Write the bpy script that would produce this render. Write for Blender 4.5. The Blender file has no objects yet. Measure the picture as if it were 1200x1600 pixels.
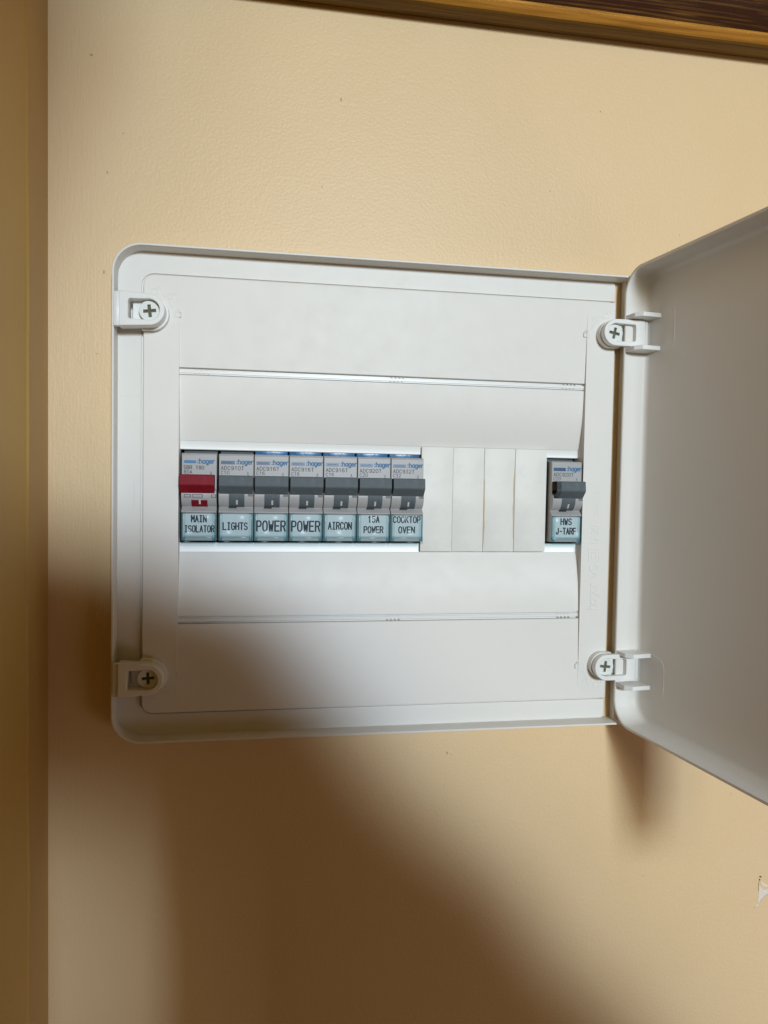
import bpy, bmesh, math, random
from mathutils import Vector, Matrix
random.seed(7)
S = 0.001                      # all builder coordinates are in millimetres
scene = bpy.context.scene
C = scene.collection

# ------------------------------------------------------------------ camera
yaw, pitch, roll = 0.16753, -0.03783, 0.01668
fw = Vector((math.sin(yaw)*math.cos(pitch), math.cos(yaw)*math.cos(pitch), math.sin(pitch)))
r0 = Vector((math.cos(yaw), -math.sin(yaw), 0)); u0 = r0.cross(fw)
r1 = math.cos(roll)*r0 + math.sin(roll)*u0
u1 = -math.sin(roll)*r0 + math.cos(roll)*u0
cam = bpy.data.cameras.new('camera'); co = bpy.data.objects.new('camera', cam); C.objects.link(co)
M = Matrix((r1, u1, -fw)).transposed().to_4x4()
M.translation = Vector((-60.43, -386.39, 8.03))*S
co.matrix_world = M
cam.sensor_fit = 'VERTICAL'; cam.sensor_height = 36; cam.lens = 36*1155/1600
cam.clip_start = 0.005; cam.clip_end = 50
scene.camera = co

# ------------------------------------------------------------------ world and light
w = bpy.data.worlds.new('World'); scene.world = w; w.use_nodes = True
WORLD_RGB = (0.62, 0.32, 0.015); WORLD_STR = 0.215
bg = w.node_tree.nodes['Background']; bg.inputs[0].default_value = (*WORLD_RGB, 1); bg.inputs[1].default_value = WORLD_STR
def area(name, loc, aim, sx, sy, power, col):
    l = bpy.data.lights.new(name, 'AREA'); l.shape = 'RECTANGLE'; l.size = sx; l.size_y = sy
    l.energy = power; l.color = col
    o = bpy.data.objects.new(name, l); C.objects.link(o)
    o.location = Vector(loc)*S
    o.rotation_euler = (Vector(aim)*S - o.location).to_track_quat('-Z', 'Y').to_euler()
    return o
KEY = Vector((235, -1900, 370))
area('window_light', KEY, (20, 0, 0), 0.17, 0.17, 26.5, (0.60, 0.77, 0.96))
area('room_light', (170, -1900, 330), (20, 0, 0), 0.30, 0.30, 10.8, (1.0, 0.93, 0.72))
area('low_right_fill', (760, -620, -560), (200, 0, -200), 0.4, 0.4, 0.9, (0.95, 0.86, 0.95))  # added fill lamp that lifts the lower right wall, no known source
scene.view_settings.view_transform = 'Standard'; scene.view_settings.look = 'None'
scene.view_settings.exposure = 0; scene.view_settings.gamma = 1
scene.render.engine = 'CYCLES'
scene.render.resolution_x = 768; scene.render.resolution_y = 1024
scene.cycles.max_bounces = 8; scene.cycles.transparent_max_bounces = 12

# ------------------------------------------------------------------ materials
def mat(name, col, rough=0.5, spec=0.5, metallic=0, bump=None, dirt=None, coat=0):
    """bump = (scale, distance mm[, stretch]); dirt = (colour, scale, low, high)"""
    m = bpy.data.materials.new(name); m.use_nodes = True; nt = m.node_tree; n = nt.nodes
    b = n['Principled BSDF']
    b.inputs['Base Color'].default_value = (*col, 1); b.inputs['Roughness'].default_value = rough
    b.inputs['Specular IOR Level'].default_value = spec; b.inputs['Metallic'].default_value = metallic
    b.inputs['Coat Weight'].default_value = coat
    tc = n.new('ShaderNodeTexCoord')
    if bump:
        mp = n.new('ShaderNodeMapping'); nt.links.new(tc.outputs['Object'], mp.inputs[0])
        if len(bump) > 2: mp.inputs['Scale'].default_value = bump[2]
        no = n.new('ShaderNodeTexNoise'); no.inputs['Scale'].default_value = bump[0]; no.inputs['Detail'].default_value = 3
        nt.links.new(mp.outputs[0], no.inputs['Vector'])
        bp = n.new('ShaderNodeBump'); bp.inputs['Distance'].default_value = bump[1]*S; bp.inputs['Strength'].default_value = 1
        nt.links.new(no.outputs[0], bp.inputs['Height']); nt.links.new(bp.outputs[0], b.inputs['Normal'])
    if dirt:
        no = n.new('ShaderNodeTexNoise'); no.inputs['Scale'].default_value = dirt[1]; no.inputs['Detail'].default_value = 5
        no.inputs['Roughness'].default_value = 0.6
        nt.links.new(tc.outputs['Object'], no.inputs['Vector'])
        mr = n.new('ShaderNodeMapRange'); mr.inputs[1].default_value = dirt[2]; mr.inputs[2].default_value = dirt[3]
        nt.links.new(no.outputs[0], mr.inputs[0])
        mx = n.new('ShaderNodeMix'); mx.data_type = 'RGBA'
        mx.inputs[6].default_value = (*col, 1); mx.inputs[7].default_value = (*dirt[0], 1)
        nt.links.new(mr.outputs[0], mx.inputs[0]); nt.links.new(mx.outputs[2], b.inputs['Base Color'])
        mr2 = n.new('ShaderNodeMapRange'); mr2.inputs[3].default_value = rough; mr2.inputs[4].default_value = min(1, rough+.15)
        nt.links.new(no.outputs[0], mr2.inputs[0]); nt.links.new(mr2.outputs[0], b.inputs['Roughness'])
    return m

white   = mat('white_plastic', (0.745, 0.72, 0.67), 0.40, 0.38, bump=(34, 0.05), dirt=((0.72, 0.70, 0.655), 110, 0.55, 0.85))
clipw   = mat('clip_plastic', (0.78, 0.775, 0.745), 0.36, 0.45, bump=(700, 0.01))
blankm  = mat('blank_plastic', (0.79, 0.775, 0.72), 0.45, 0.4, bump=(1500, 0.02), dirt=((0.71, 0.70, 0.66), 60, 0.45, 0.75))
greyb   = mat('grey_breaker_plastic', (0.38, 0.375, 0.37), 0.42, 0.4, bump=(3000, 0.015))
toggle_m= mat('dark_grey_plastic', (0.090, 0.110, 0.120), 0.5, 0.25, bump=(2500, 0.02), dirt=((0.12, 0.14, 0.15), 300, 0.5, 0.75))
redm    = mat('red_plastic', (0.20, 0.003, 0.012), 0.5, 0.22, bump=(2500, 0.02), dirt=((0.26, 0.014, 0.03), 300, 0.5, 0.8))
black   = mat('black_interior', (0.012, 0.012, 0.015), 0.6)
blue_l  = mat('logo_blue', (0.012, 0.15, 0.34), 0.4)
blue_d  = mat('plate_dark_blue', (0.02, 0.07, 0.17), 0.35)
blue_w  = mat('plate_pale_print', (0.07, 0.13, 0.22), 0.35)
blue_s  = mat('blue_shoulder', (0.02, 0.13, 0.30), 0.3, 0.6, bump=(300, 0.2))
ink_g   = mat('grey_ink', (0.06, 0.06, 0.07), 0.5)
ink_k   = mat('black_ink', (0.02, 0.022, 0.03), 0.5)
paper   = mat('label_paper', (0.58, 0.59, 0.59), 0.6)
markw   = mat('indicator_mark', (0.55, 0.53, 0.48), 0.5)
screwm  = mat('screw_plastic', (0.72, 0.74, 0.70), 0.3, 0.5, bump=(800, 0.03))
recess  = mat('screw_slot', (0.10, 0.10, 0.055), 0.7)
stain   = mat('yellow_stain', (0.55, 0.43, 0.22), 0.6)
plaster = mat('bare_plaster', (0.76, 0.69, 0.61), 0.8, bump=(500, 0.4))
darkpit = mat('pit', (0.11, 0.075, 0.06), 0.8)
wallpit = mat('wall_pit', (0.48, 0.35, 0.22), 0.8)

def clear_mat(name, tint, gloss=0.045):
    m = bpy.data.materials.new(name); m.use_nodes = True; nt = m.node_tree; n = nt.nodes; n.clear()
    out = n.new('ShaderNodeOutputMaterial'); t = n.new('ShaderNodeBsdfTransparent'); g = n.new('ShaderNodeBsdfGlossy')
    t.inputs[0].default_value = (*tint, 1); g.inputs['Roughness'].default_value = 0.12
    fr = n.new('ShaderNodeFresnel'); fr.inputs[0].default_value = 1.5
    ad = n.new('ShaderNodeMath'); ad.operation = 'MULTIPLY'; ad.inputs[1].default_value = gloss
    nt.links.new(fr.outputs[0], ad.inputs[0])
    tc = n.new('ShaderNodeTexCoord'); no = n.new('ShaderNodeTexNoise'); no.inputs['Scale'].default_value = 120
    nt.links.new(tc.outputs['Object'], no.inputs['Vector'])
    bp = n.new('ShaderNodeBump'); bp.inputs['Distance'].default_value = 0.0002; bp.inputs['Strength'].default_value = 0.2
    nt.links.new(no.outputs[0], bp.inputs['Height']); nt.links.new(bp.outputs[0], g.inputs['Normal'])
    mx = n.new('ShaderNodeMixShader'); nt.links.new(ad.outputs[0], mx.inputs[0])
    nt.links.new(t.outputs[0], mx.inputs[1]); nt.links.new(g.outputs[0], mx.inputs[2]); nt.links.new(mx.outputs[0], out.inputs[0])
    return m
clearp = clear_mat('clear_plastic', (0.93, 0.975, 0.985))
tealp  = clear_mat('teal_edge_plastic', (0.80, 0.885, 0.90))

def wall_mat(name='cream_wall_paint', ca=(0.745, 0.552, 0.318), cb=(0.715, 0.525, 0.29)):
    m = mat(name, ca, 0.45, 0.4)
    nt = m.node_tree; n = nt.nodes; b = n['Principled BSDF']
    tc = n.new('ShaderNodeTexCoord')
    def noise(scale, detail, stretch=(1, 1, 1)):
        mp = n.new('ShaderNodeMapping'); mp.inputs['Scale'].default_value = stretch
        nt.links.new(tc.outputs['Object'], mp.inputs[0])
        o = n.new('ShaderNodeTexNoise'); o.inputs['Scale'].default_value = scale; o.inputs['Detail'].default_value = detail
        nt.links.new(mp.outputs[0], o.inputs['Vector']); return o
    a = noise(650, 3); c = noise(150, 2); v = noise(1000, 2, (1, 1, .07))
    sep = n.new('ShaderNodeSeparateXYZ'); nt.links.new(tc.outputs['Object'], sep.inputs[0])
    near = n.new('ShaderNodeMapRange'); near.inputs[1].default_value = -0.118; near.inputs[2].default_value = -0.14
    nt.links.new(sep.outputs[0], near.inputs[0])
    inv = n.new('ShaderNodeMapRange'); inv.inputs[1].default_value = -0.118; inv.inputs[2].default_value = -0.14
    inv.inputs[3].default_value = 1; inv.inputs[4].default_value = 0.6
    nt.links.new(sep.outputs[0], inv.inputs[0])
    m1 = n.new('ShaderNodeMath'); m1.operation = 'MULTIPLY'; nt.links.new(a.outputs[0], m1.inputs[0]); nt.links.new(inv.outputs[0], m1.inputs[1])
    m2 = n.new('ShaderNodeMath'); m2.operation = 'MULTIPLY'; nt.links.new(v.outputs[0], m2.inputs[0]); nt.links.new(near.outputs[0], m2.inputs[1]); near.inputs[4].default_value = 0.55
    ad = n.new('ShaderNodeMath'); ad.operation = 'ADD'; nt.links.new(m1.outputs[0], ad.inputs[0]); nt.links.new(m2.outputs[0], ad.inputs[1])
    ad2 = n.new('ShaderNodeMath'); ad2.operation = 'MULTIPLY_ADD'; nt.links.new(c.outputs[0], ad2.inputs[0]); ad2.inputs[1].default_value = 0.5
    nt.links.new(ad.outputs[0], ad2.inputs[2])
    bp = n.new('ShaderNodeBump'); bp.inputs['Distance'].default_value = 0.00021; bp.inputs['Strength'].default_value = 1
    nt.links.new(ad2.outputs[0], bp.inputs['Height']); nt.links.new(bp.outputs[0], b.inputs['Normal'])
    d = noise(9, 4); mr = n.new('ShaderNodeMapRange'); mr.inputs[1].default_value = .35; mr.inputs[2].default_value = .7
    nt.links.new(d.outputs[0], mr.inputs[0])
    mx = n.new('ShaderNodeMix'); mx.data_type = 'RGBA'; mx.inputs[6].default_value = (*ca, 1); mx.inputs[7].default_value = (*cb, 1)
    nt.links.new(mr.outputs[0], mx.inputs[0]); nt.links.new(mx.outputs[2], b.inputs['Base Color'])
    return m
wallm = wall_mat()
sidem = wall_mat('shaded_side_paint', (0.50, 0.31, 0.085), (0.45, 0.27, 0.07))  # side wall's shade put into its colour: wall paint made darker and warmer

def gilt(name, ca, cb, rough, metallic, lo, hi):
    m = mat(name, ca, rough, 0.5, metallic); nt = m.node_tree; n = nt.nodes; b = n['Principled BSDF']; b.inputs['Specular IOR Level'].default_value = 0.2
    tc = n.new('ShaderNodeTexCoord'); mp = n.new('ShaderNodeMapping'); mp.inputs['Scale'].default_value = (0.03, 1, 1)
    nt.links.new(tc.outputs['Object'], mp.inputs[0])
    a = n.new('ShaderNodeTexNoise'); a.inputs['Scale'].default_value = 700; a.inputs['Detail'].default_value = 4
    nt.links.new(mp.outputs[0], a.inputs['Vector'])
    mr = n.new('ShaderNodeMapRange'); mr.inputs[1].default_value = lo; mr.inputs[2].default_value = hi
    nt.links.new(a.outputs[0], mr.inputs[0])
    mx = n.new('ShaderNodeMix'); mx.data_type = 'RGBA'; mx.inputs[6].default_value = (*ca, 1); mx.inputs[7].default_value = (*cb, 1)
    nt.links.new(mr.outputs[0], mx.inputs[0]); nt.links.new(mx.outputs[2], b.inputs['Base Color'])
    g = n.new('ShaderNodeTexNoise'); g.inputs['Scale'].default_value = 1800; nt.links.new(tc.outputs['Object'], g.inputs['Vector'])
    ad = n.new('ShaderNodeMath'); nt.links.new(a.outputs[0], ad.inputs[0]); nt.links.new(g.outputs[0], ad.inputs[1])
    bp = n.new('ShaderNodeBump'); bp.inputs['Distance'].default_value = 0.0002
    nt.links.new(ad.outputs[0], bp.inputs['Height']); nt.links.new(bp.outputs[0], b.inputs['Normal'])
    return m
gold_edge = gilt('gold_edge', (0.19, 0.10, 0.014), (0.09, 0.045, 0.007), 0.5, 0.15, .4, .7)
gold_lip  = gilt('gold_lip', (0.50, 0.23, 0.035), (0.30, 0.13, 0.018), 0.45, 0.25, .4, .7)
dark_wood = gilt('dark_streaked_wood', (0.035, 0.010, 0.003), (0.15, 0.065, 0.012), 0.4, 0.0, .5, .72)
canvas_m  = mat('painted_canvas', (0.22, 0.12, 0.04), 0.6, dirt=((0.20, 0.03, 0.012), 40, .4, .6))

# ------------------------------------------------------------------ helpers
def link(name, me, material=None, parent=None, **props):
    o = bpy.data.objects.new(name, me); C.objects.link(o)
    if material and me is not None:
        if not me.materials: me.materials.append(material)
    if parent is not None: o.parent = parent
    for k, v in props.items(): o[k] = v
    return o
def thing(name, label, cat, loc=(0, 0, 0), group=None):
    o = bpy.data.objects.new(name, None); C.objects.link(o); o.location = Vector(loc)*S
    o.empty_display_size = 0.01
    o['label'] = label; o['category'] = cat
    if group: o['group'] = group
    return o
def finish(bm, name, smooth=None):
    bmesh.ops.recalc_face_normals(bm, faces=bm.faces)
    me = bpy.data.meshes.new(name); bm.to_mesh(me); bm.free()
    if smooth is not None:
        for p in me.polygons: p.use_smooth = True
        me.set_sharp_from_angle(angle=math.radians(smooth))
    return me
def bevel_mod(o, wmm, seg=2, ang=30):
    m = o.modifiers.new('bevel', 'BEVEL'); m.width = wmm*S; m.segments = seg; m.limit_method = 'ANGLE'; m.angle_limit = math.radians(ang)
    return o
def box_into(bm, x0, x1, y0, y1, z0, z1):
    vs = [bm.verts.new(Vector((x, y, z))*S) for x in (x0, x1) for y in (y0, y1) for z in (z0, z1)]
    for f in ((0, 1, 3, 2), (4, 6, 7, 5), (0, 4, 5, 1), (2, 3, 7, 6), (0, 2, 6, 4), (1, 5, 7, 3)):
        bm.faces.new([vs[i] for i in f])
def box(name, x0, x1, y0, y1, z0, z1, m, parent=None, bev=0, **p):
    bm = bmesh.new(); box_into(bm, x0, x1, y0, y1, z0, z1)
    if bev: bmesh.ops.bevel(bm, geom=bm.edges, offset=bev*S, segments=2, affect='EDGES', profile=0.5)
    return link(name, finish(bm, name, 40 if bev else None), m, parent, **p)
def prism_x(name, prof, x0, x1, m, parent=None, smooth=None, hollow=False, **p):
    """profile of (y, z) extruded along x"""
    bm = bmesh.new()
    a = [bm.verts.new(Vector((x0, y, z))*S) for y, z in prof]; b = [bm.verts.new(Vector((x1, y, z))*S) for y, z in prof]
    n = len(prof)
    for i in range(n): bm.faces.new((a[i], a[(i+1) % n], b[(i+1) % n], b[i]))
    fa = bm.faces.new(a); bm.faces.new(b)
    if hollow:
        bmesh.ops.inset_region(bm, faces=[fa], thickness=1.3*S)
        bmesh.ops.translate(bm, vec=(3.0*S, 0, 0), verts=fa.verts)
    return link(name, finish(bm, name, smooth), m, parent, **p)
def rrect(x0, x1, z0, z1, r, n=8):
    """rounded rectangle; r is one radius or four (bottom-left, bottom-right, top-right, top-left)"""
    if not isinstance(r, (tuple, list)): r = (r,)*4
    out = []
    for (cx, cz, a0, q) in ((x0+r[0], z0+r[0], 180, r[0]), (x1-r[1], z0+r[1], 270, r[1]), (x1-r[2], z1-r[2], 0, r[2]), (x0+r[3], z1-r[3], 90, r[3])):
        for k in range(n+1):
            a = math.radians(a0+90*k/n); out.append((cx+q*math.cos(a), cz+q*math.sin(a)))
    return out
def curve_mesh(loops, y0, y1, bev=0.0, res=2):
    """filled flat outline (with holes) in the x-z plane, extruded from y0 to y1, edges rounded"""
    cu = bpy.data.curves.new('t', 'CURVE'); cu.dimensions = '2D'; cu.fill_mode = 'BOTH'
    for lp in loops:
        s = cu.splines.new('POLY'); s.points.add(len(lp)-1); s.use_cyclic_u = True
        for q, (x, z) in zip(s.points, lp): q.co = (x*S, z*S, 0, 1)
    h = abs(y1-y0)/2
    cu.extrude = (h-bev)*S; cu.bevel_depth = bev*S; cu.bevel_resolution = res; cu.offset = -bev*S
    o = bpy.data.objects.new('t', cu)
    C.objects.link(o); dg = bpy.context.evaluated_depsgraph_get(); me = bpy.data.meshes.new_from_object(o.evaluated_get(dg))
    bpy.data.objects.remove(o); bpy.data.curves.remove(cu)
    me.transform(Matrix.Translation((0, (y0+y1)/2*S, 0)) @ Matrix.Rotation(math.radians(90), 4, 'X'))
    for p in me.polygons: p.use_smooth = True
    me.set_sharp_from_angle(angle=math.radians(35))
    return me
def slab(name, loops, y0, y1, m, parent=None, bev=0.0, **p):
    me = curve_mesh(loops, y0, y1, bev); me.name = name
    return link(name, me, m, parent, **p)
def text_mesh(s, width, cap, x, y, z, bold=0.0, depth=0.06, rot=0, spacing=1.0):
    """built-in font lettering scaled to the given width and cap height (mm), lower left at (x, z), facing -y"""
    cu = bpy.data.curves.new('t', 'FONT'); cu.body = s; cu.size = 1; cu.offset = bold; cu.space_character = spacing; cu.resolution_u = 3
    o = bpy.data.objects.new('t', cu); C.objects.link(o)
    dg = bpy.context.evaluated_depsgraph_get(); me = bpy.data.meshes.new_from_object(o.evaluated_get(dg))
    bpy.data.objects.remove(o); bpy.data.curves.remove(cu)
    xs = [v.co.x for v in me.vertices]; x0, x1 = min(xs), max(xs)
    me.transform(Matrix.Diagonal((width*S/(x1-x0), cap*S/0.70, 1, 1)) @ Matrix.Translation((-x0, 0, 0)))
    me.transform(Matrix.Translation((x*S, y*S, z*S)) @ Matrix.Rotation(math.radians(90), 4, 'X') @ Matrix.Rotation(rot, 4, 'Z'))
    bm = bmesh.new(); bm.from_mesh(me)
    r = bmesh.ops.extrude_face_region(bm, geom=list(bm.faces))
    bmesh.ops.translate(bm, vec=(0, -depth*S, 0), verts=[v for v in r['geom'] if isinstance(v, bmesh.types.BMVert)])
    bpy.data.meshes.remove(me)
    return finish(bm, 'lettering')
def join_meshes(ms):
    bm = bmesh.new()
    for m in ms: bm.from_mesh(m); bpy.data.meshes.remove(m)
    me = bpy.data.meshes.new('lettering'); bm.to_mesh(me); bm.free(); return me
def arc(cx, cz, rx, rz, a0, a1, n=8):
    return [(cx+rx*math.cos(math.radians(a0+(a1-a0)*k/n)), cz+rz*math.sin(math.radians(a0+(a1-a0)*k/n))) for k in range(n+1)]
GL = {  # label-printer stroke font on a 4 x 6 cell
 'A': [[(0, 0), (2, 6), (4, 0)], [(.7, 2), (3.3, 2)]], 'I': [[(.6, 6), (3.4, 6)], [(2, 6), (2, 0)], [(.6, 0), (3.4, 0)]],
 'M': [[(0, 0), (0, 6), (2, 2.6), (4, 6), (4, 0)]], 'N': [[(0, 0), (0, 6), (4, 0), (4, 6)]], 'L': [[(0, 6), (0, 0), (4, 0)]],
 'O': [arc(2, 4, 2, 2, 0, 180)+arc(2, 2, 2, 2, 180, 360)+[(4, 4)]], 'T': [[(0, 6), (4, 6)], [(2, 6), (2, 0)]],
 'S': [arc(2, 4.5, 2, 1.5, 20, 270)+arc(2, 1.5, 2, 1.5, 90, -160)], 'H': [[(0, 0), (0, 6)], [(4, 0), (4, 6)], [(0, 3.1), (4, 3.1)]],
 'R': [[(0, 0), (0, 6), (2.5, 6)]+arc(2.5, 4.5, 1.5, 1.5, 90, -90)+[(0, 3)], [(2.3, 3), (4, 0)]],
 'P': [[(0, 0), (0, 6), (2.5, 6)]+arc(2.5, 4.4, 1.5, 1.6, 90, -90)+[(0, 2.8)]],
 'E': [[(4, 6), (0, 6), (0, 0), (4, 0)], [(0, 3.1), (3.4, 3.1)]], 'F': [[(4, 6), (0, 6), (0, 0)], [(0, 3.1), (3.4, 3.1)]],
 'W': [[(0, 6), (.9, 0), (2, 3.8), (3.1, 0), (4, 6)]], 'K': [[(0, 0), (0, 6)], [(4, 6), (0, 2.4)], [(1.4, 3.5), (4, 0)]],
 'G': [arc(2, 4, 2, 2, 30, 180)+arc(2, 2, 2, 2, 180, 360)+[(4, 3), (2.4, 3)]], 'C': [arc(2, 4, 2, 2, 20, 180)+arc(2, 2, 2, 2, 180, 340)],
 'V': [[(0, 6), (2, 0), (4, 6)]], 'J': [[(3.4, 6), (3.4, 2)]+arc(1.8, 1.7, 1.6, 1.7, 0, -180)], '-': [[(.4, 2.8), (3.6, 2.8)]],
 'D': [[(0, 0), (0, 6), (1.6, 6)]+arc(1.6, 3, 2.4, 3, 90, -90)+[(0, 0)]], 'B': [[(0, 3.1), (0, 6), (2.4, 6)]+arc(2.4, 4.6, 1.4, 1.4, 90, -90)+[(0, 3.2)], [(2.4, 3.2)]+arc(2.4, 1.6, 1.6, 1.6, 90, -90)+[(0, 0), (0, 3.2)]],
 '0': [arc(2, 3.8, 2, 2.2, 0, 180)+arc(2, 2.2, 2, 2.2, 180, 360)+[(4, 3.8)]], '8': [arc(2, 4.55, 1.7, 1.45, 0, 360, 12), arc(2, 1.6, 2, 1.6, 0, 360, 12)],
 '9': [arc(2, 4.2, 1.9, 1.8, 0, 360, 12), [(3.9, 4.2)]+arc(2, 2, 1.9, 2, 0, -140)], '6': [arc(2, 1.8, 1.9, 1.8, 0, 360, 12), [(.1, 1.8)]+arc(2, 4, 1.9, 2, 180, 40)],
 '2': [arc(2, 4.3, 1.9, 1.7, 160, -30)+[(0, 0), (4, 0)]], '3': [arc(1.9, 4.5, 1.8, 1.5, 150, -90)+arc(1.9, 1.55, 2, 1.55, 90, -150)], '4': [[(3, 0), (3, 6), (0, 1.8), (4, 1.8)]],
 ':': [[(2.6, 3.7), (3.4, 3.7)], [(2.6, .5), (3.4, .5)]], 'h': [[(0, 0), (0, 6)], [(0, 2.6)]+arc(2, 2.4, 2, 1.8, 160, 0)+[(4, 0)]], 'a': [arc(2, 2.1, 2, 2.1, 0, 360, 12), [(4, 4.2), (4, 0)]],
 'g': [arc(2, 2.1, 2, 2.1, 0, 360, 12), [(4, 4.2), (4, -.4)]+arc(2, -.4, 2, 1.4, 0, -150)], 'e': [[(0, 2.2), (4, 2.2)]+arc(2, 2.1, 2, 2.1, 0, 310, 12)], 'r': [[(0, 0), (0, 4.2)], [(0, 2.4)]+arc(2, 2.4, 2, 1.8, 160, 60)],
 'v': [[(0, 4.2), (2, 0), (4, 4.2)]], ' ': [],
 '1': [[(.8, 4.8), (2.2, 6), (2.2, 0)]], '5': [[(3.6, 6), (.5, 6), (.3, 3.4)]+arc(2, 2, 2, 1.9, 120, -150)],
}
def strokes_mesh(paths, rad, y, flat=.25):
    cu = bpy.data.curves.new('t', 'CURVE'); cu.dimensions = '3D'; cu.bevel_depth = rad*S; cu.bevel_resolution = 1; cu.use_fill_caps = True
    parts = []
    for lp in paths:
        cur = [lp[0]]
        for k in range(1, len(lp)):
            if len(cur) > 1:
                a0 = Vector(cur[-1])-Vector(cur[-2]); a1 = Vector(lp[k])-Vector(cur[-1])
                if a0.length > 1e-6 and a1.length > 1e-6 and a0.angle(a1) > 0.7:
                    parts.append(cur); cur = [cur[-1]]
            cur.append(lp[k])
        parts.append(cur)
    for lp in parts:
        p0, p1 = Vector(lp[0]), Vector(lp[1]); q0, q1 = Vector(lp[-1]), Vector(lp[-2])
        e0 = p0+(p0-p1).normalized()*rad*.6 if (p0-p1).length > 0 else p0; e1 = q0+(q0-q1).normalized()*rad*.6 if (q0-q1).length > 0 else q0
        lp = [tuple(e0)]+list(lp[1:-1])+[tuple(e1)]
        s = cu.splines.new('POLY'); s.points.add(len(lp)-1)
        for q, (x, z) in zip(s.points, lp): q.co = (x*S, 0, z*S, 1)
    o = bpy.data.objects.new('t', cu); C.objects.link(o)
    dg = bpy.context.evaluated_depsgraph_get(); me = bpy.data.meshes.new_from_object(o.evaluated_get(dg))
    bpy.data.objects.remove(o); bpy.data.curves.remove(cu)
    me.transform(Matrix.Translation((0, y*S, 0)) @ Matrix.Diagonal((1, flat, 1, 1)))
    return me
def label_text(lines, y):
    """lines = (text, centre x, base z, total width, cap height, stroke radius)"""
    paths = {}
    ms = []
    for s, cx, z, wd, cap, rad in lines:
        n = len(s); adv = wd/(n-1+0.68); sx = adv*0.68/4; sz = cap/6; P = []
        for i, ch in enumerate(s):
            for st in GL.get(ch, []): P.append([(cx-wd/2+i*adv+px*sx, z+pz*sz) for px, pz in st])
        ms.append(strokes_mesh(P, rad, y))
    return join_meshes(ms)
def ring_loft(name, x0, x1, z0, z1, r, rings, m, parent=None, cap_last=True, n=8, xf=None, **p):
    """loft around a rounded rectangle: rings = (inset, y)"""
    bm = bmesh.new(); prev = None; first = None
    for ins, y in rings:
        pts = rrect(x0+ins, x1-ins, z0+ins, z1-ins, max(r-ins, .4), n)
        cur = []
        for x, z in pts:
            v = Vector((x, y, z))*S
            cur.append(bm.verts.new(xf @ v if xf else v))
        if prev:
            k = len(cur)
            for i in range(k): bm.faces.new((prev[i], prev[(i+1) % k], cur[(i+1) % k], cur[i]))
        else: first = cur
        prev = cur
    bm.faces.new(prev)
    if cap_last == 'both': bm.faces.new(first)
    return link(name, finish(bm, name, 35), m, parent, **p)

# ------------------------------------------------------------------ walls
bm = bmesh.new()
gx = [-163, -122, 129, 900]; gz = [-900, -113, 113, 900]
V = {(i, j): bm.verts.new(Vector((gx[i], 0, gz[j]))*S) for i in range(4) for j in range(4)}
for i in range(3):
    for j in range(3):
        if (i, j) != (1, 1): bm.faces.new((V[i, j], V[i+1, j], V[i+1, j+1], V[i, j+1]))
wall = link('wall', finish(bm, 'wall'), wallm, kind='structure')
# the wall that comes towards the camera on the left, with a slightly proud strip and a hand-cut edge
bm = bmesh.new()
cols = []
zs = [-900+30*k for k in range(61)]
for z in zs:
    wob = 1.2*math.sin(z*0.021)+0.5*math.sin(z*0.07+1)
    e = -44+wob + (5 if z > -190 else -2.5*min(1, (-190-z)/60)+5)
    prof = [(-163, 0), (-162.6, -1.6), (-161.2, e+2), (-160.6, e+.4), (-160.7, e-.2), (-161.2, e-.8), (-161.5, e-2.5), (-160.6, -100), (-159.6, -1200)]
    cols.append([bm.verts.new(Vector((x, y, z))*S) for x, y in prof])
for a, b in zip(cols, cols[1:]):
    for i in range(len(a)-1): bm.faces.new((a[i], a[i+1], b[i+1], b[i]))
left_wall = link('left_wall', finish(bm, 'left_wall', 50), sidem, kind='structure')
# chipped paint at the lower right
def blob_poly(pts, y0, y1, name, m, parent, **p): return slab(name, [pts], y0, y1, m, parent, 0.0, **p)
for pts in ([(235.4, -223.4), (236.6, -224.6), (238.6, -226.0), (240.8, -226.6), (239.4, -227.6), (237.0, -226.6), (235.6, -225.4)],
            [(234.4, -226.5), (235.6, -227.5), (237.4, -229.3), (240.4, -228.8), (244, -228.2), (247, -229), (247, -231.6), (242, -231.8), (239.3, -232.4), (237.3, -234.4), (235.4, -236.4), (234.0, -236.2), (234.3, -232)],
            [(232.2, -238.2), (233.8, -237.4), (234.6, -238.2), (233.2, -239.4), (231.6, -239.6)]):
    blob_poly(pts, 0.3, -0.12, 'plaster_patch', plaster, wall)
ms = []
for x, z, a, b in ((235.0, -221.0, .7, .4), (234.5, -222.7, .4, .5)):
    ms.append(curve_mesh([[(x+a*math.cos(t*.7), z+b*math.sin(t*.7)) for t in range(9)]], 0.2, -0.32))
ms.append(strokes_mesh([[(234.3, -223.4), (233.9, -226), (234.0, -229.5)], [(235.2, -236.2), (237.4, -233.8), (239.6, -232.2), (242, -231.7), (246, -231.4)], [(231.6, -239.3), (233.6, -239)]], 0.09, -0.14))
link('paint_crack', join_meshes(ms), darkpit, wall)
ms = []
for x, z, a, b in ((-21, 205, .5, 1.0), (-143, 214, .8, .6), (-128, 178, .35, .3), (-135.5, 158.5, .4, .7), (-137, 110, .5, .9), (121, 213, .4, .5), (42, -138, .5, .9), (93, 168, .35, .35), (-140, 70, .4, .3), (160, -215, .4, .3), (214, -170, .35, .3), (44, -139, .3, .3), (55, -210, .35, .25), (-30, 160, .3, .3), (170, 150, .3, .3), (200, 60, .3, .4)):
    ms.append(curve_mesh([[(x+a*math.cos(t*.7+x), z+b*math.sin(t*.7+x)) for t in range(9)]], 0.1, -0.08))
link('paint_pit', join_meshes(ms), wallpit, wall, kind='stuff')

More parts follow.
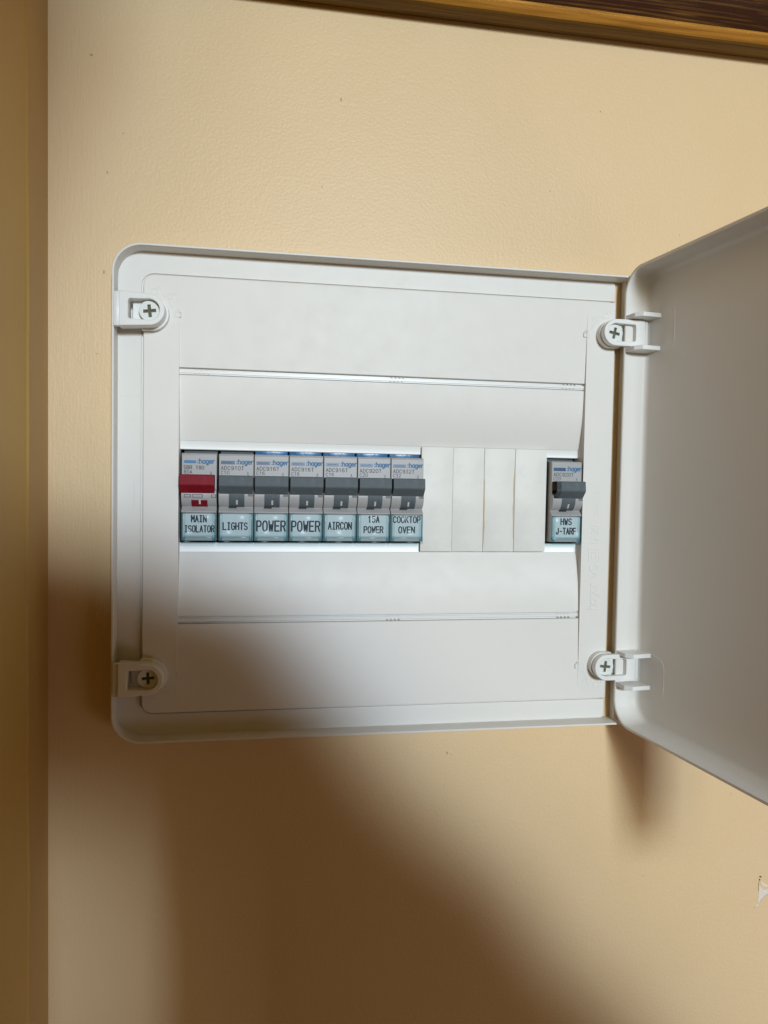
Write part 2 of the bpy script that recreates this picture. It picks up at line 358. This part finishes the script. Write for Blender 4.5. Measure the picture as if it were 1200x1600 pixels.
# ------------------------------------------------------------------ picture frame
pf = thing('picture_frame', 'gilt picture frame with dark streaked moulding hanging above the switchboard', 'picture frame', (0, 0, 250))
def rail(name, prof, m, parent):   # mitred ring of a profile (y, inset) around the picture opening
    X0, X1, Z0, Z1 = -330, 470, 0, 560
    bm = bmesh.new(); rings = []
    for y, q in prof:
        rings.append([bm.verts.new(Vector((x, y, z))*S) for x, z in ((X0+q, Z0+q), (X1-q, Z0+q), (X1-q, Z1-q), (X0+q, Z1-q))])
    for a, b in zip(rings, rings[1:]):
        for i in range(4): bm.faces.new((a[i], a[(i+1) % 4], b[(i+1) % 4], b[i]))
    return link(name, finish(bm, name, 30), m, parent)
rail('outer_edge', [(-0.3, 1.2), (-3, .6), (-4.5, 1.0), (-5, 0), (-13, -.6), (-14.5, 0)], gold_edge, pf)
rail('gilt_bead', [(-14.5, 0), (-16.4, 1.4), (-17.6, 3.2), (-17.6, 4.6)], gold_lip, pf)
rail('streaked_moulding', [(-17.6, 4.6), (-16.0, 6.0), (-15, 9), (-13.6, 14), (-13.0, 20), (-14, 26)], dark_wood, pf)
rail('inner_slip', [(-14, 26), (-15.5, 28), (-16, 36), (-12, 40), (-6, 40)], gold_lip, pf)
box('canvas', -291, 431, -6.5, -2, 39, 521, canvas_m, pf)

# ------------------------------------------------------------------ switchboard cover
sb = thing('switchboard', 'white flush switchboard cover with its door swung open on the right', 'switchboard', (0, 0, 0))
X0, X1, ZH = -131, 131.6, 122
SX0, SX1, SZ = -100.4, 114.9, 106
def frame_ring(ins): return rrect(X0+ins, 137.0-ins, -ZH+ins, ZH-ins, (14-ins, 3-ins, 3-ins, 14-ins), 12)
fo, fi = frame_ring(0), frame_ring(1.0)
slab('cover_lip', [fo[39:]+fo[:26]+fi[:26][::-1]+fi[39:][::-1]+fi[26:39][::-1][:0]+[fi[38], fo[38]]], -0.2, -12, white, sb, 0.22) if False else None
lip_path = [(137, -ZH), (137, -ZH+1.0)] + fi[:13][::-1] + fi[39:][::-1] + [(137, ZH-1.0), (137, ZH)] + fo[39:] + fo[:13]
slab('cover_lip', [lip_path], -0.2, -12, white, sb, 0.22)
slab('hinge_side_lip', [[(136, -ZH+1.0), (137, -ZH+1.0), (137, ZH-1.0), (136, ZH-1.0)]], -0.2, -5.2, white, sb, 0.2)
hole = [(SX0, -SZ), (SX1, -SZ), (SX1, SZ), (SX0, SZ)]
oc = rrect(X0+.5, X1, -ZH+.5, ZH-.5, (13.5, 2.5, 2.5, 13.5), 12)
ic = rrect(-118.9, X1, -110.5, 110.5, (6.3, .1, .1, 6.3), 6)
base = oc[39:]+oc[:26]+[(X1, -110.5)]+ic[:7][::-1]+ic[21:][::-1]+[(X1, 110.5)]+oc[26:39]
slab('cover_base', [base], 0.6, -1.6, white, sb, 0.15)
slab('groove_floor', [rrect(-121, 131, -112.5, 112.5, 6, 4), hole], 1.2, -0.5, white, sb, 0)
slab('raised_plate', [rrect(-117.6, 131.2, -109.4, 109.4, (5, .6, .6, 5), 6), hole], 1.4, -4.0, white, sb, 0.45)
# gently dished middle: outer panels, ribbed slots, sloping panels, flat flange round the opening
def sheet(name, prof, m, parent, x0=SX0, x1=SX1, bevel_strip=False):
    bm = bmesh.new(); A = []; 
    for y, z in prof:
        if bevel_strip:
            k = bevel_strip
            A.append([bm.verts.new(Vector((x, yy, z))*S) for x, yy in ((x0, y-.55*min(1, max(0, (y+2)/2))), (x0+k, y), (x1-k, y), (x1, y-.9*min(1, max(0, (y+2)/2))))])
        else: A.append([bm.verts.new(Vector((x, y, z))*S) for x in (x0, x1)])
    for a, b in zip(A, A[1:]):
        for i in range(len(a)-1): bm.faces.new((a[i], a[i+1], b[i+1], b[i]))
    return link(name, finish(bm, name, 25), m, parent)
side_y = 6.0
for sgn in (1, -1):
    f = lambda pr: [(y, sgn*z) for y, z in pr]
    sheet('outer_panel', f([(-3.4, SZ+1.5), (-4.02, SZ+1.4), (-4.02, SZ), (-3.6, 96), (-3.1, 84), (-2.6, 72), (-2.35, 64.9), (-2.1, 64.7), (0.3, 64.6)]), white, sb)
    sheet('ribbed_slot', f([(0.3, 64.6), (0.3, 63.8), (-1.5, 63.7), (-1.7, 63.55), (-1.75, 62.2), (-1.2, 62.0), (-1.2, 61.8), (-1.8, 61.7), (-1.85, 61.45), (-1.6, 61.3), (-.6, 61.25), (-.6, 60.95), (-1.2, 60.9)]), clipw, sb)
    prof = [(-1.2, 60.9)]
    for k in range(13):
        t = k/12; prof.append((-1.6+5.25*(0.22*t+0.78*t*t), 60.8-32.1*t))
    sheet('sloping_panel', f(prof), white, sb, bevel_strip=2.6)
    sheet('opening_flange', f([(3.65, 28.7), (3.9, 28.5), (4.0, 28.2), (4.0, 24.4 if sgn > 0 else 23.9), (4.3, 24.1 if sgn > 0 else 23.6), (7, 24.0 if sgn > 0 else 23.5)]), clipw, sb, bevel_strip=2.6)
    ms = []
    for cx in (SX0+8, 7, SX1-12):
        for k in range(4):
            x = cx+k*2.1
            bm = bmesh.new(); box_into(bm, x-.4, x+.4, -2.0, -1.0, 61.9*sgn, 62.45*sgn); ms.append(finish(bm, 'b'))
            bm = bmesh.new(); box_into(bm, x+.5, x+1.3, -1.9, 1.6, 63.4*sgn, 64.2*sgn); ms.append(finish(bm, 'b'))
    link('slot_notch', join_meshes(ms), white, sb, kind='stuff')
    for x, n_ in ((SX0, 1), (SX1, -1)):
        box('side_cheek', min(x, x+.0)-0.6 if n_ > 0 else x, x if n_ > 0 else x+.6, 9, -3.9, sgn*1.0, sgn*106.2, white, sb)
bx = box('back_box', SX0-3, SX1+3, 35, 37, -40, 40, black, sb)
bm = bmesh.new(); box_into(bm, SX0-2, SX1+2, 4.9, 36, 29.5, 31); box_into(bm, SX0-2, SX1+2, 4.9, 36, -31, -29.5)
box_into(bm, SX0-4, SX0-.7, 3, 36, -31.2, 31.2); box_into(bm, SX1+.7, SX1+4, 3, 36, -31.2, 31.2)
link('back_box_wall', finish(bm, 'b'), black, sb)
box('mounting_rail', SX0, SX1, 22, 25, -17, 17, mat('rail_steel', (.3, .3, .31), .35, metallic=1), sb)
# moulding lines on the left margin
def thin(name, paths, rad, y, m, parent, **p): return link(name, strokes_mesh(paths, rad, y), m, parent, **p)
thin('moulding_line', [[(-128.5, 49.7), (-119.4, 49.7), (-119.0, 50.2), (-119.0, 97)]], .12, -1.62, white, sb)
thin('moulding_line', [[(-118.8, 7.6), (-122, 7.6), (-122, -6.2), (-118.8, -6.2)]], .12, -1.62, white, sb)
# embossed lettering on the right margin, reads upwards
em = []
def emboss(s_, x, z, length, cap, rad):
    n = len(s_); adv = length/(n-1+.72); sx = adv*.72/4; P = []
    for i, ch in enumerate(s_):
        for st in GL.get(ch, []): P.append([(x-pz*cap/6, z+i*adv+px*sx) for px, pz in st])
    em.append(strokes_mesh(P, rad, -3.88, 1.0))
emboss(':hager', 124.4, -62.5, 18.0, 5.0, .34); emboss('vS', 124.4, -42.0, 7.2, 4.4, .30)
emboss('IP30', 124.4, -23.6, 10.5, 4.0, .28); emboss('IEC61439-3', 124.6, -11.5, 17.0, 2.7, .22)
em.append(strokes_mesh([[(119.2, -32.6), (125.0, -32.6), (125.0, -26.2), (119.2, -26.2), (119.2, -32.6)], [(120.8, -31.2), (123.5, -31.2), (123.5, -27.8), (120.8, -27.8), (120.8, -31.2)]], .22, -3.95, 1.0))
link('embossed_lettering', join_meshes(em), white, sb)
def icons(cx, cz, sx, sz, mirror_txt=False):
    em = []
    def padlock(x, z, s, open_):
        x = cx+sx*x; z = cz+sz*z
        P = [[(x-s, z-s), (x+s, z-s), (x+s, z+s*.7), (x-s, z+s*.7), (x-s, z-s)], arc(x+(s*1.1 if open_ else 0), z+s*.7, s*.62, s*1.0, 0, 180)]
        em.append(strokes_mesh(P, .22, -3.92, 1.0))
    padlock(1.3, 11.6, 1.5, True); padlock(12.4, 1.0, 1.4, False)
    tx, tz = cx+sx*7.2, cz+sz*9.4
    P = [[(q, r) for q, r in ((tx-2.3+(px if k == 0 else px+5.4)*.5, tz-1.4+pz*.46) for px, pz in st)] for k, ch in enumerate('90') for st in GL[ch]]
    P.append(arc(tx+3.3, tz+1.3, .4, .4, 0, 360)); P.append(arc(cx, cz, 10.4, 10.4, *{(1, 1): (20, 48), (-1, 1): (132, 160), (1, -1): (-48, -20), (-1, -1): (-160, -132)}[(sx, sz)], 5))
    em.append(strokes_mesh(P, .2, -3.92, 1.0))
    link('embossed_padlock', join_meshes(em), white, sb)
icons(-113.5, 89.6, 1, 1); icons(-113.5, -89.4, 1, -1)
icons(127.0, 90.4, -1, 1); icons(127.0, -90.0, -1, -1)

# turn clips: two hold the cover on the left, two carry the door on the right
def make_clip(cx, cz, d, label, turn):
    """d = -1: arm points left, +1: arm points right (these reach over the door lip)"""
    L, h, r, yf, rb = (13.6, 8.3, 7.5, -16.0, 8.5) if d < 0 else (16.0, 7.1, 7.1, -13.2, 7.4)
    ri = 5.1 if d < 0 else 4.9
    yb = yf+(8.4 if d < 0 else 3.9)
    def mir(pts): return [(cx+d*x, cz+z) for x, z in pts]
    o_ = [(L, h), (L, -h), (0.5, -r)] + arc(0, 0, r, r, 270, 90, 20)[1:-1] + [(0.5, r)]
    wl = L-(4.2 if d < 0 else 5.0)
    i_ = arc(wl-1, -ri+1.4, 1, 1, 0, -90, 3) + [(1.5, -ri+.2)] + arc(0, 0, ri, ri, 287, 73, 18) + [(1.5, ri-.2)] + arc(wl-1, ri-1.4, 1, 1, 90, 0, 3)
    ring = slab('retaining_clip', [mir(o_), mir(i_)], yb, yf, clipw, sb, 0.35, label=label)
    # round hub under the ring (the arm alone reaches over the lip)
    hub_o = arc(0, 0, r-.3, r-.3, 0, 360, 32)[:-1]; hub_i = arc(0, 0, ri, ri, 0, 360, 32)[:-1]
    if d > 0:
        slab('clip_hub', [mir([(4.6, r-.3), (4.6, -r+.3)] + arc(0, 0, r-.3, r-.3, 270, 90, 20)[1:-1]), mir(arc(0, 0, 4.4, 4.4, 0, 360, 24)[:-1])], -7.6, yb+.1, clipw, ring, 0.3)
    foot = [(4.5, rb-.2), (4.5, -rb+.2)] + arc(0, 0, rb, rb, 270, 90, 20)[1:-1]
    slab('clip_foot', [mir(foot)], -3.9, -7.9 if d < 0 else -8.2, clipw, ring, 0.3)
    fy = -8.6 if d < 0 else -6.6
    slab('pocket_floor', [mir([(wl-1.3 if d < 0 else 8.2, ri-.1), (wl-1.3 if d < 0 else 8.2, -ri+.1), (0, -ri+.3), (0, ri-.3)])], fy, fy-.7, clipw, ring, 0.0)
    if d > 0: slab('pocket_back', [mir([(wl+.3, ri+.3), (wl+.3, -ri-.3), (9.0, -ri-.3), (9.0, ri+.3)])], -9.2, -9.4, clipw, ring, 0.0)
    e0, e1 = sorted((cx+d*(L-.2), cx+d*(L+2.6)))
    box('clip_end', e0, e1, yf+4.5 if d < 0 else yf+3.2, yf+1.3, cz-h+.1, cz+h-.1, clipw, ring, .4)
    e0, e1 = sorted((cx+d*(L+1.0), cx+d*(L+1.5)))
    box('clip_rib', e0, e1, yf+1.5, yf+1.0, cz-h+.2, cz+h-.2, clipw, ring, .15)
    sy = yf+3.4 if d < 0 else yf+2.6
    sc = slab('screw', [mir(arc(0, 0, ri-.15, ri-.15, 0, 360, 28)[:-1]), mir([(-.75, .75), (-3.0, .75), (-3.0, -.75), (-.75, -.75), (-.75, -3.0), (.75, -3.0), (.75, -.75), (3.0, -.75), (3.0, .75), (.75, .75), (.75, 3.0), (-.75, 3.0)])], sy+3, sy, screwm, ring, 0.22)
    sc.data.transform(Matrix.Translation(Vector((cx, 0, cz))*S) @ Matrix.Rotation(turn, 4, 'Y') @ Matrix.Translation(Vector((-cx, 0, -cz))*S))
    slab('screw_recess', [mir(arc(0, 0, 4.2, 4.2, 0, 360, 16)[:-1])], sy+3, sy+1.7, recess, ring, 0)
    return ring
make_clip(-113.5, 89.6, -1, 'cover clip at the upper left corner', -.12)
make_clip(-113.5, -89.4, -1, 'cover clip at the lower left corner', -.06)
make_clip(127.6, 91.4, 1, 'hinge clip at the upper right corner', .2)
make_clip(127.6, -90.0, 1, 'hinge clip at the lower right corner', .1)

# door: shallow tray, open 97 degrees; local x = away from hinge, local y = out of the tray mouth
a = math.radians(83.2)
es = Vector((math.cos(a), -math.sin(a), 0)); en = Vector((-math.sin(a), -math.cos(a), 0))
base = Vector((133.6, -8.7, 1.9))*S
DM = Matrix((es, -en, Vector((0, 0, 1)))).transposed().to_4x4(); DM.translation = base   # local -y looks out of the tray
LIP = 13.8
door = ring_loft('door', 0, 252, -123.5, 123.5, 14,
    [(0, 0.35), (0, LIP-1), (.6, LIP+1.4), (2.2, LIP+2.2)], white, sb, xf=DM, n=12, label='white door standing open at the right edge')
# rebuild door as one closed tray: free edge, inner wall, fillet, inner face, outside
bm = bmesh.new(); prev = None; first = None
rings = [(20, LIP+2.4), (4, LIP+2.4), (1.2, LIP+1.9), (.25, LIP+.6), (0, LIP-1.4), (0, .35), (.35, 0), (1.4, 0), (1.75, .35), (1.85, LIP-2.6), (2.3, LIP-1.1), (3.4, LIP-.25), (5, LIP), (20, LIP)]
rows = []
for ins, y in rings:
    pts = rrect(ins, 252-ins, -123.5+ins, 123.5-ins, max(14-ins, 2.0), 12)
    rows.append([bm.verts.new(DM @ (Vector((x, y, z))*S)) for x, z in pts])
for A, B in zip(rows, rows[1:]):
    k = len(A)
    for i in range(k): bm.faces.new((A[i], A[(i+1) % k], B[(i+1) % k], B[i]))
bm.faces.new(rows[0]); bm.faces.new(rows[-1])
door.data = finish(bm, 'door', 40); door.data.materials.append(white)
for zc in (91.3, -91.0):
    for dz in (8.7, -8.7):
        # tab in plan: along the lip, chamfered outer corner, back along the panel
        pl = [(0.6, .2), (9.6, .2), (13.2, 3.2), (13.2, LIP+.2), (0.6, LIP+.2)]
        bm = bmesh.new(); T = [bm.verts.new(DM @ (Vector((x, y, zc+dz+1.15-1.9))*S)) for x, y in pl]; B = [bm.verts.new(DM @ (Vector((x, y, zc+dz-1.15-1.9))*S)) for x, y in pl]
        for i in range(5): bm.faces.new((T[i], T[(i+1) % 5], B[(i+1) % 5], B[i]))
        bm.faces.new(T); bm.faces.new(B)
        bevel_mod(link('hinge_tab', finish(bm, 'hinge_tab'), clipw, door), .25)
    sg = 1 if zc > 0 else -1
    path = ([(22, 11.2), (23.3, 10.8), (24, 10), (24.4, 6), (24.4, -6), (24, -7.6), (23, -8.6)] if sg > 0 else
            [(14, 9.4), (20, 8.4), (22.6, 7.4), (24, 5.8), (24.4, 3), (24.4, -9), (24, -10.6), (22.6, -11)])
    me = strokes_mesh([[(x, zc-1.9+z) for x, z in path]], .32, LIP-.02); me.transform(DM)
    link('moulding_line', me, white, door)

# ------------------------------------------------------------------ blanking plates
bl_lab = ['first blanking plate, next to the cooktop and oven breaker', 'second blanking plate from the left, clean and pale',
          'third blanking plate, with yellow stains down both long edges', 'last blanking plate, beside the gap before the lone breaker']
for i in range(4):
    x = 25.2+17.5*i
    t = thing('blanking_plate', bl_lab[i], 'blanking plate', (x+8.7, 0, 0), 'white blanking plates in the breaker row')
    box('plate_face', -8.71, 8.71 if i < 3 else 9.4, 3.2+.1*(i % 2), 1.4+.12*((i*2) % 3), -27.9, 28.4, blankm, t, .3)
    box('clip_leg', -8.4, 8.4, 3.2, 14, -20, 20, blankm, t)
    if i == 2:
        pts = [(-8.5, 12), (-8.2, 10), (-8.25, 2), (-8.0, -2), (-8.2, -8), (-7.9, -14), (-8.3, -22), (-8.5, -25)]
        slab('stain', [pts], 1.5, 1.44, stain, t); 
        pts = [(8.5, 20), (8.3, 16), (8.0, 12), (7.9, 6), (8.05, 0), (7.8, -4), (8.1, -12), (8.3, -20), (8.5, -22)]
        slab('stain', [pts], 1.5, 1.44, stain, t)
    if i == 0:
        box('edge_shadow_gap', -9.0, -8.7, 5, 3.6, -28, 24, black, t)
# a hair lying on the lower sloping panel
thin('hair', [[(75.5, -32), (76.4, -34), (77, -37.5)]], .13, 2.9, ink_k, sb)

# ------------------------------------------------------------------ breakers
BW = 17.35
barrel = [(-5.3, 3.2), (-5.6, 1.6), (-5.5, 0), (-5.0, -1.6), (-4.1, -3.1), (-2.7, -4.4), (-1.6, -5.0)]
body_prof = [(30, 21.9), (-2.4, 22.0), (-3.0, 21.2), (-3.1, 12), (-3.1, 4)] + barrel + [(-2.0, -5.3), (-4.3, -7.2), (-4.5, -7.8), (-3.3, -8.2), (-3.3, -22.2), (30, -22.4)]
def make_breaker(x, label, main=False, codes=('ADC916T', 'C16'), lines=(), group='miniature circuit breakers with dark grey toggles', shoulder=True):
    t = thing('isolator_switch' if main else 'circuit_breaker', label, 'main switch' if main else 'circuit breaker', (x, 0, 0), None if main else group)
    o = bevel_mod(prism_x('body', body_prof, 0, BW if not main else 17.3, greyb, t, 30), .35, 2, 35)
    tm = redm if main else toggle_m
    lift = 0.2 if main else 0
    tp = [(-3.0, 10.9+lift), (-8.6, 11.1+lift), (-9.1, 10.8+lift), (-9.7, 6.0+lift), (-9.4, 5.4+lift), (-5.6, 1.7+lift), (-3.2, 1.5+lift)]
    bevel_mod(prism_x('toggle', tp, .3 if not main else -.6, BW-.25 if not main else BW-.9, tm, t, None, hollow=(x > 90)), .2, 2, 30)
    # indicator window on the barrel
    x0, x1 = (5.2, 12.9) if not main else (5.0, 12.9)
    z_hi = 3.0 if not main else -.6
    pts = [(y, z) for y, z in barrel if z <= z_hi+.3]
    ind = prism_x('indicator', [(y-.28, z) for y, z in pts]+[(-1, -4.9), (-1, z_hi)], x0, x1, tm, t, 40)
    slab('indicator_mark', [[(8.7, -.9), (9.6, -.9), (9.6, -3.6), (8.7, -3.6)]], -3.6, -5.55, markw, ind) if False else None
    bm = bmesh.new()
    A = [bm.verts.new(Vector((xx, yy, zz))*S) for yy, zz in ((-5.38, -1.3), (-4.86, -2.4), (-4.12, -3.6)) for xx in (8.7, 9.6)]
    for k in (0, 2): bm.faces.new((A[k], A[k+1], A[k+3], A[k+2]))
    r = bmesh.ops.extrude_face_region(bm, geom=list(bm.faces)); bmesh.ops.translate(bm, vec=(0, -.12*S, 0), verts=[v for v in r['geom'] if isinstance(v, bmesh.types.BMVert)])
    link('indicator_mark', finish(bm, 'indicator_mark'), markw, ind)
    if main:
        prism_x('window_block', [(-5.85, 1.6), (-5.9, 1.0), (-5.8, -.5), (-3, -.5), (-3, 1.6)], x0, x1, greyb, t)
        for a0, a1 in ((1.6, 4.6), (5.6, 10.5), (14.9, 17.0)):
            yy = -5.95 if 5 < a0 < 6 else -5.68
            link('slot_mark', strokes_mesh([[(a0, 1.2), (a1, 1.2), (a1, -.1), (a0, -.1), (a0, 1.2)]], .14, yy), ink_g, t)
    else:
        box('notch', 14.6, 17.1, -5.2, -5.68, .6, 1.7, toggle_m if False else mat_notch, t)
        box('indicator_gap', 5.0, 9.0, -1.2, -2.9, -5.5, -4.9, black, t)
    # printed front
    pr = []
    if main:
        slab('brand_bar', [rrect(1.1, 7.2, 16.9, 18.4, .7, 4)], -3.05, -3.2, blue_l, t)
    else:
        slab('brand_bar', [rrect(1.0, 7.9, 16.7, 18.5, .15, 2)], -3.05, -3.2, blue_d, t)
        link('bar_print', join_meshes([text_mesh('BOOK', 4.6, .9, 2.2, -3.2, 17.15, .03, .03)]) if False else strokes_mesh([[(2.0, 17.9), (2.8, 17.4), (3.4, 17.9), (4.4, 17.4), (5.2, 17.8), (6.6, 17.5)], [(2.0, 17.4), (3.2, 17.8), (4.2, 17.5), (5.8, 17.9), (6.8, 17.4)]], .09, -3.21), blue_w, t)
    lx = 7.7 if main else 8.6
    link('logo_lettering', label_text([(':hager', lx+4.1, 16.9, 9.2, 2.3, .27)], -3.1), blue_l, t)
    g = [label_text([(codes[0], 6.75 if not main else 6.0, 13.9, 11.3 if not main else 9.8, 1.8, .15), (codes[1], 3.1, 11.7, 4.0, 1.6, .13)], -3.1)]
    g.append(strokes_mesh([[(14.0, 11.2), (14.4, 12.9), (14.8, 11.2)]], .1, -3.12))
    link('rating_print', join_meshes(g), ink_k if main else ink_g, t)
    # label card and its clear cover
    card = box('label_card', .7, 16.6, -3.3, -3.75, -20.4, -8.6, paper, t)
    link('label_lettering', label_text([(s, cx, z, wd, cap, rad) for s, cx, z, wd, cap, rad in lines], -3.8), ink_k, card)
    cv = box('label_cover', 1.9, 15.5, -4.7, -5.15, -19.2, -8.1, clearp, t, .12)
    for q0, q1 in ((0.15, 1.95), (15.4, 17.2)):
        box('cover_rail', q0, q1, -3.35, -5.4, -22.0, -7.9, tealp, cv, .25)
        qq = q0+.35 if q0 < 5 else q1-.75
        box('cover_rail_edge', qq, qq+.4, -3.9, -5.6, -21.8, -8.0, tealp, cv, .1)
    box('cover_foot', .1, 17.25, -2.4, -5.7, -23.5, -19.3, tealp, cv, .45)
    box('cover_foot_edge', 1.6, 15.8, -5.6, -6.0, -20.1, -19.6, tealp, cv, .15)
    box('blue_shoulder' if shoulder else 'rear_shoulder', .2, BW-.2, 5.2 if shoulder else 8, 13, 21.5, 25.5, blue_s if shoulder else toggle_m, t, .5)
    return t
mat_notch = mat('notch_grey', (0.16, 0.16, 0.165), 0.6)
MID = BW/2
isol = make_breaker(-99.0, 'main isolator with the red toggle at the left end of the row', True, ('SBR 180', '80A'),
    [('MAIN', MID, -12.6, 7.2, 3.2, .33), ('ISOLATOR', MID+.3, -17.7, 14.4, 3.2, .31)], shoulder=False)
specs = [
 ('breaker labelled LIGHTS, between the red isolator and a POWER breaker', ('ADC910T', 'C10'), [('LIGHTS', MID-.3, -16.4, 12.0, 3.5, .34)]),
 ('POWER breaker directly right of the one labelled LIGHTS', ('ADC916T', 'C16'), [('POWER', MID, -17.0, 14.3, 5.1, .42)]),
 ('POWER breaker directly left of the one labelled AIRCON', ('ADC916T', 'C16'), [('POWER', MID, -17.0, 14.3, 5.1, .42)]),
 ('breaker labelled AIRCON, between a POWER and the 15A POWER breaker', ('ADC916T', 'C16'), [('AIRCON', MID, -15.9, 12.0, 3.6, .34)]),
 ('breaker labelled 15A POWER', ('ADC920T', 'C20'), [('15A', MID, -12.2, 5.8, 3.2, .33), ('POWER', MID, -17.6, 10.0, 3.2, .33)]),
 ('breaker labelled COOKTOP OVEN, at the right end of the row of seven', ('ADC932T', 'C32'), [('COOKTOP', MID, -12.2, 14.4, 3.2, .31), ('OVEN', MID, -17.6, 8.4, 3.2, .33)]),
]
for i, (lab, codes, lines) in enumerate(specs):
    make_breaker(-80.7+17.72*i, lab, False, codes, lines, shoulder=i > 0)
make_breaker(97.0, 'lone breaker labelled HWS J-TARF, right of the blanking plates', False, ('ADC920T', 'C20'),
    [('HWS', MID, -12.6, 6.0, 3.3, .34), ('J-TARF', MID, -17.8, 11.2, 3.3, .34)], shoulder=False)

# ------------------------------------------------------------------ the photographer, unseen behind the camera, body shaped to cast the wall shadow
skin = mat('knitted_sleeve', (0.10, 0.08, 0.07), 0.85, bump=(300, .6))
def at(X, Z, y):               # point at depth y on the line from wall point (X, Z) to the window
    t = y/KEY.y
    return (X+(KEY.x-X)*t, y, Z+(KEY.z-Z)*t)
J = [at(-92, -104, -465)+(45,), at(-69, -152, -465)+(52,), at(-46, -210, -470)+(62,), at(-12, -290, -480)+(88,), at(40, -420, -500)+(120,),
     (-60, -420, -560, 110), (-150, -620, -330, 126), (-150, -620, 0, 124), (-300, -560, -60, 80), at(-240, -78, -500)+(60,), at(-150, -86, -470)+(49,),
     (-125, -640, 140, 50), (-100, -640, 268, 84), (-160, -640, -700, 150)]
Eg = [(0, 1), (1, 2), (2, 3), (3, 4), (4, 5), (5, 6), (6, 7), (7, 8), (8, 9), (9, 10), (7, 11), (11, 12), (6, 13)]
def capsule_into(bm, a, b, ra, rb):
    a = Vector(a); b = Vector(b); d = (b-a); L = d.length; q = d.to_track_quat('Z', 'Y'); rows = []
    prof = [(a, -math.cos(t)*ra, math.sin(t)*ra) for t in (0.15, .5, .9, 1.3)] + [(b, math.cos(t)*rb, math.sin(t)*rb) for t in (1.3, .9, .5, .15)]
    for c, h, r in prof: rows.append([bm.verts.new((c+q @ Vector((r*math.cos(k*math.pi/8), r*math.sin(k*math.pi/8), h)))*S) for k in range(16)])
    for A, B in zip(rows, rows[1:]):
        for k in range(16): bm.faces.new((A[k], A[(k+1) % 16], B[(k+1) % 16], B[k]))
    bm.faces.new(rows[0][::-1]); bm.faces.new(rows[-1])
bm = bmesh.new()
for i, k in Eg: capsule_into(bm, J[i][:3], J[k][:3], J[i][3], J[k][3])
pe = link('person', finish(bm, 'person'), skin); pe['label'] = 'unseen photographer behind the viewpoint, arms and body shaped to shade the wall'; pe['category'] = 'person'
rm = pe.modifiers.new('remesh', 'REMESH'); rm.mode = 'VOXEL'; rm.voxel_size = 0.009; rm.use_smooth_shade = True
sm = pe.modifiers.new('smooth', 'SMOOTH'); sm.iterations = 6
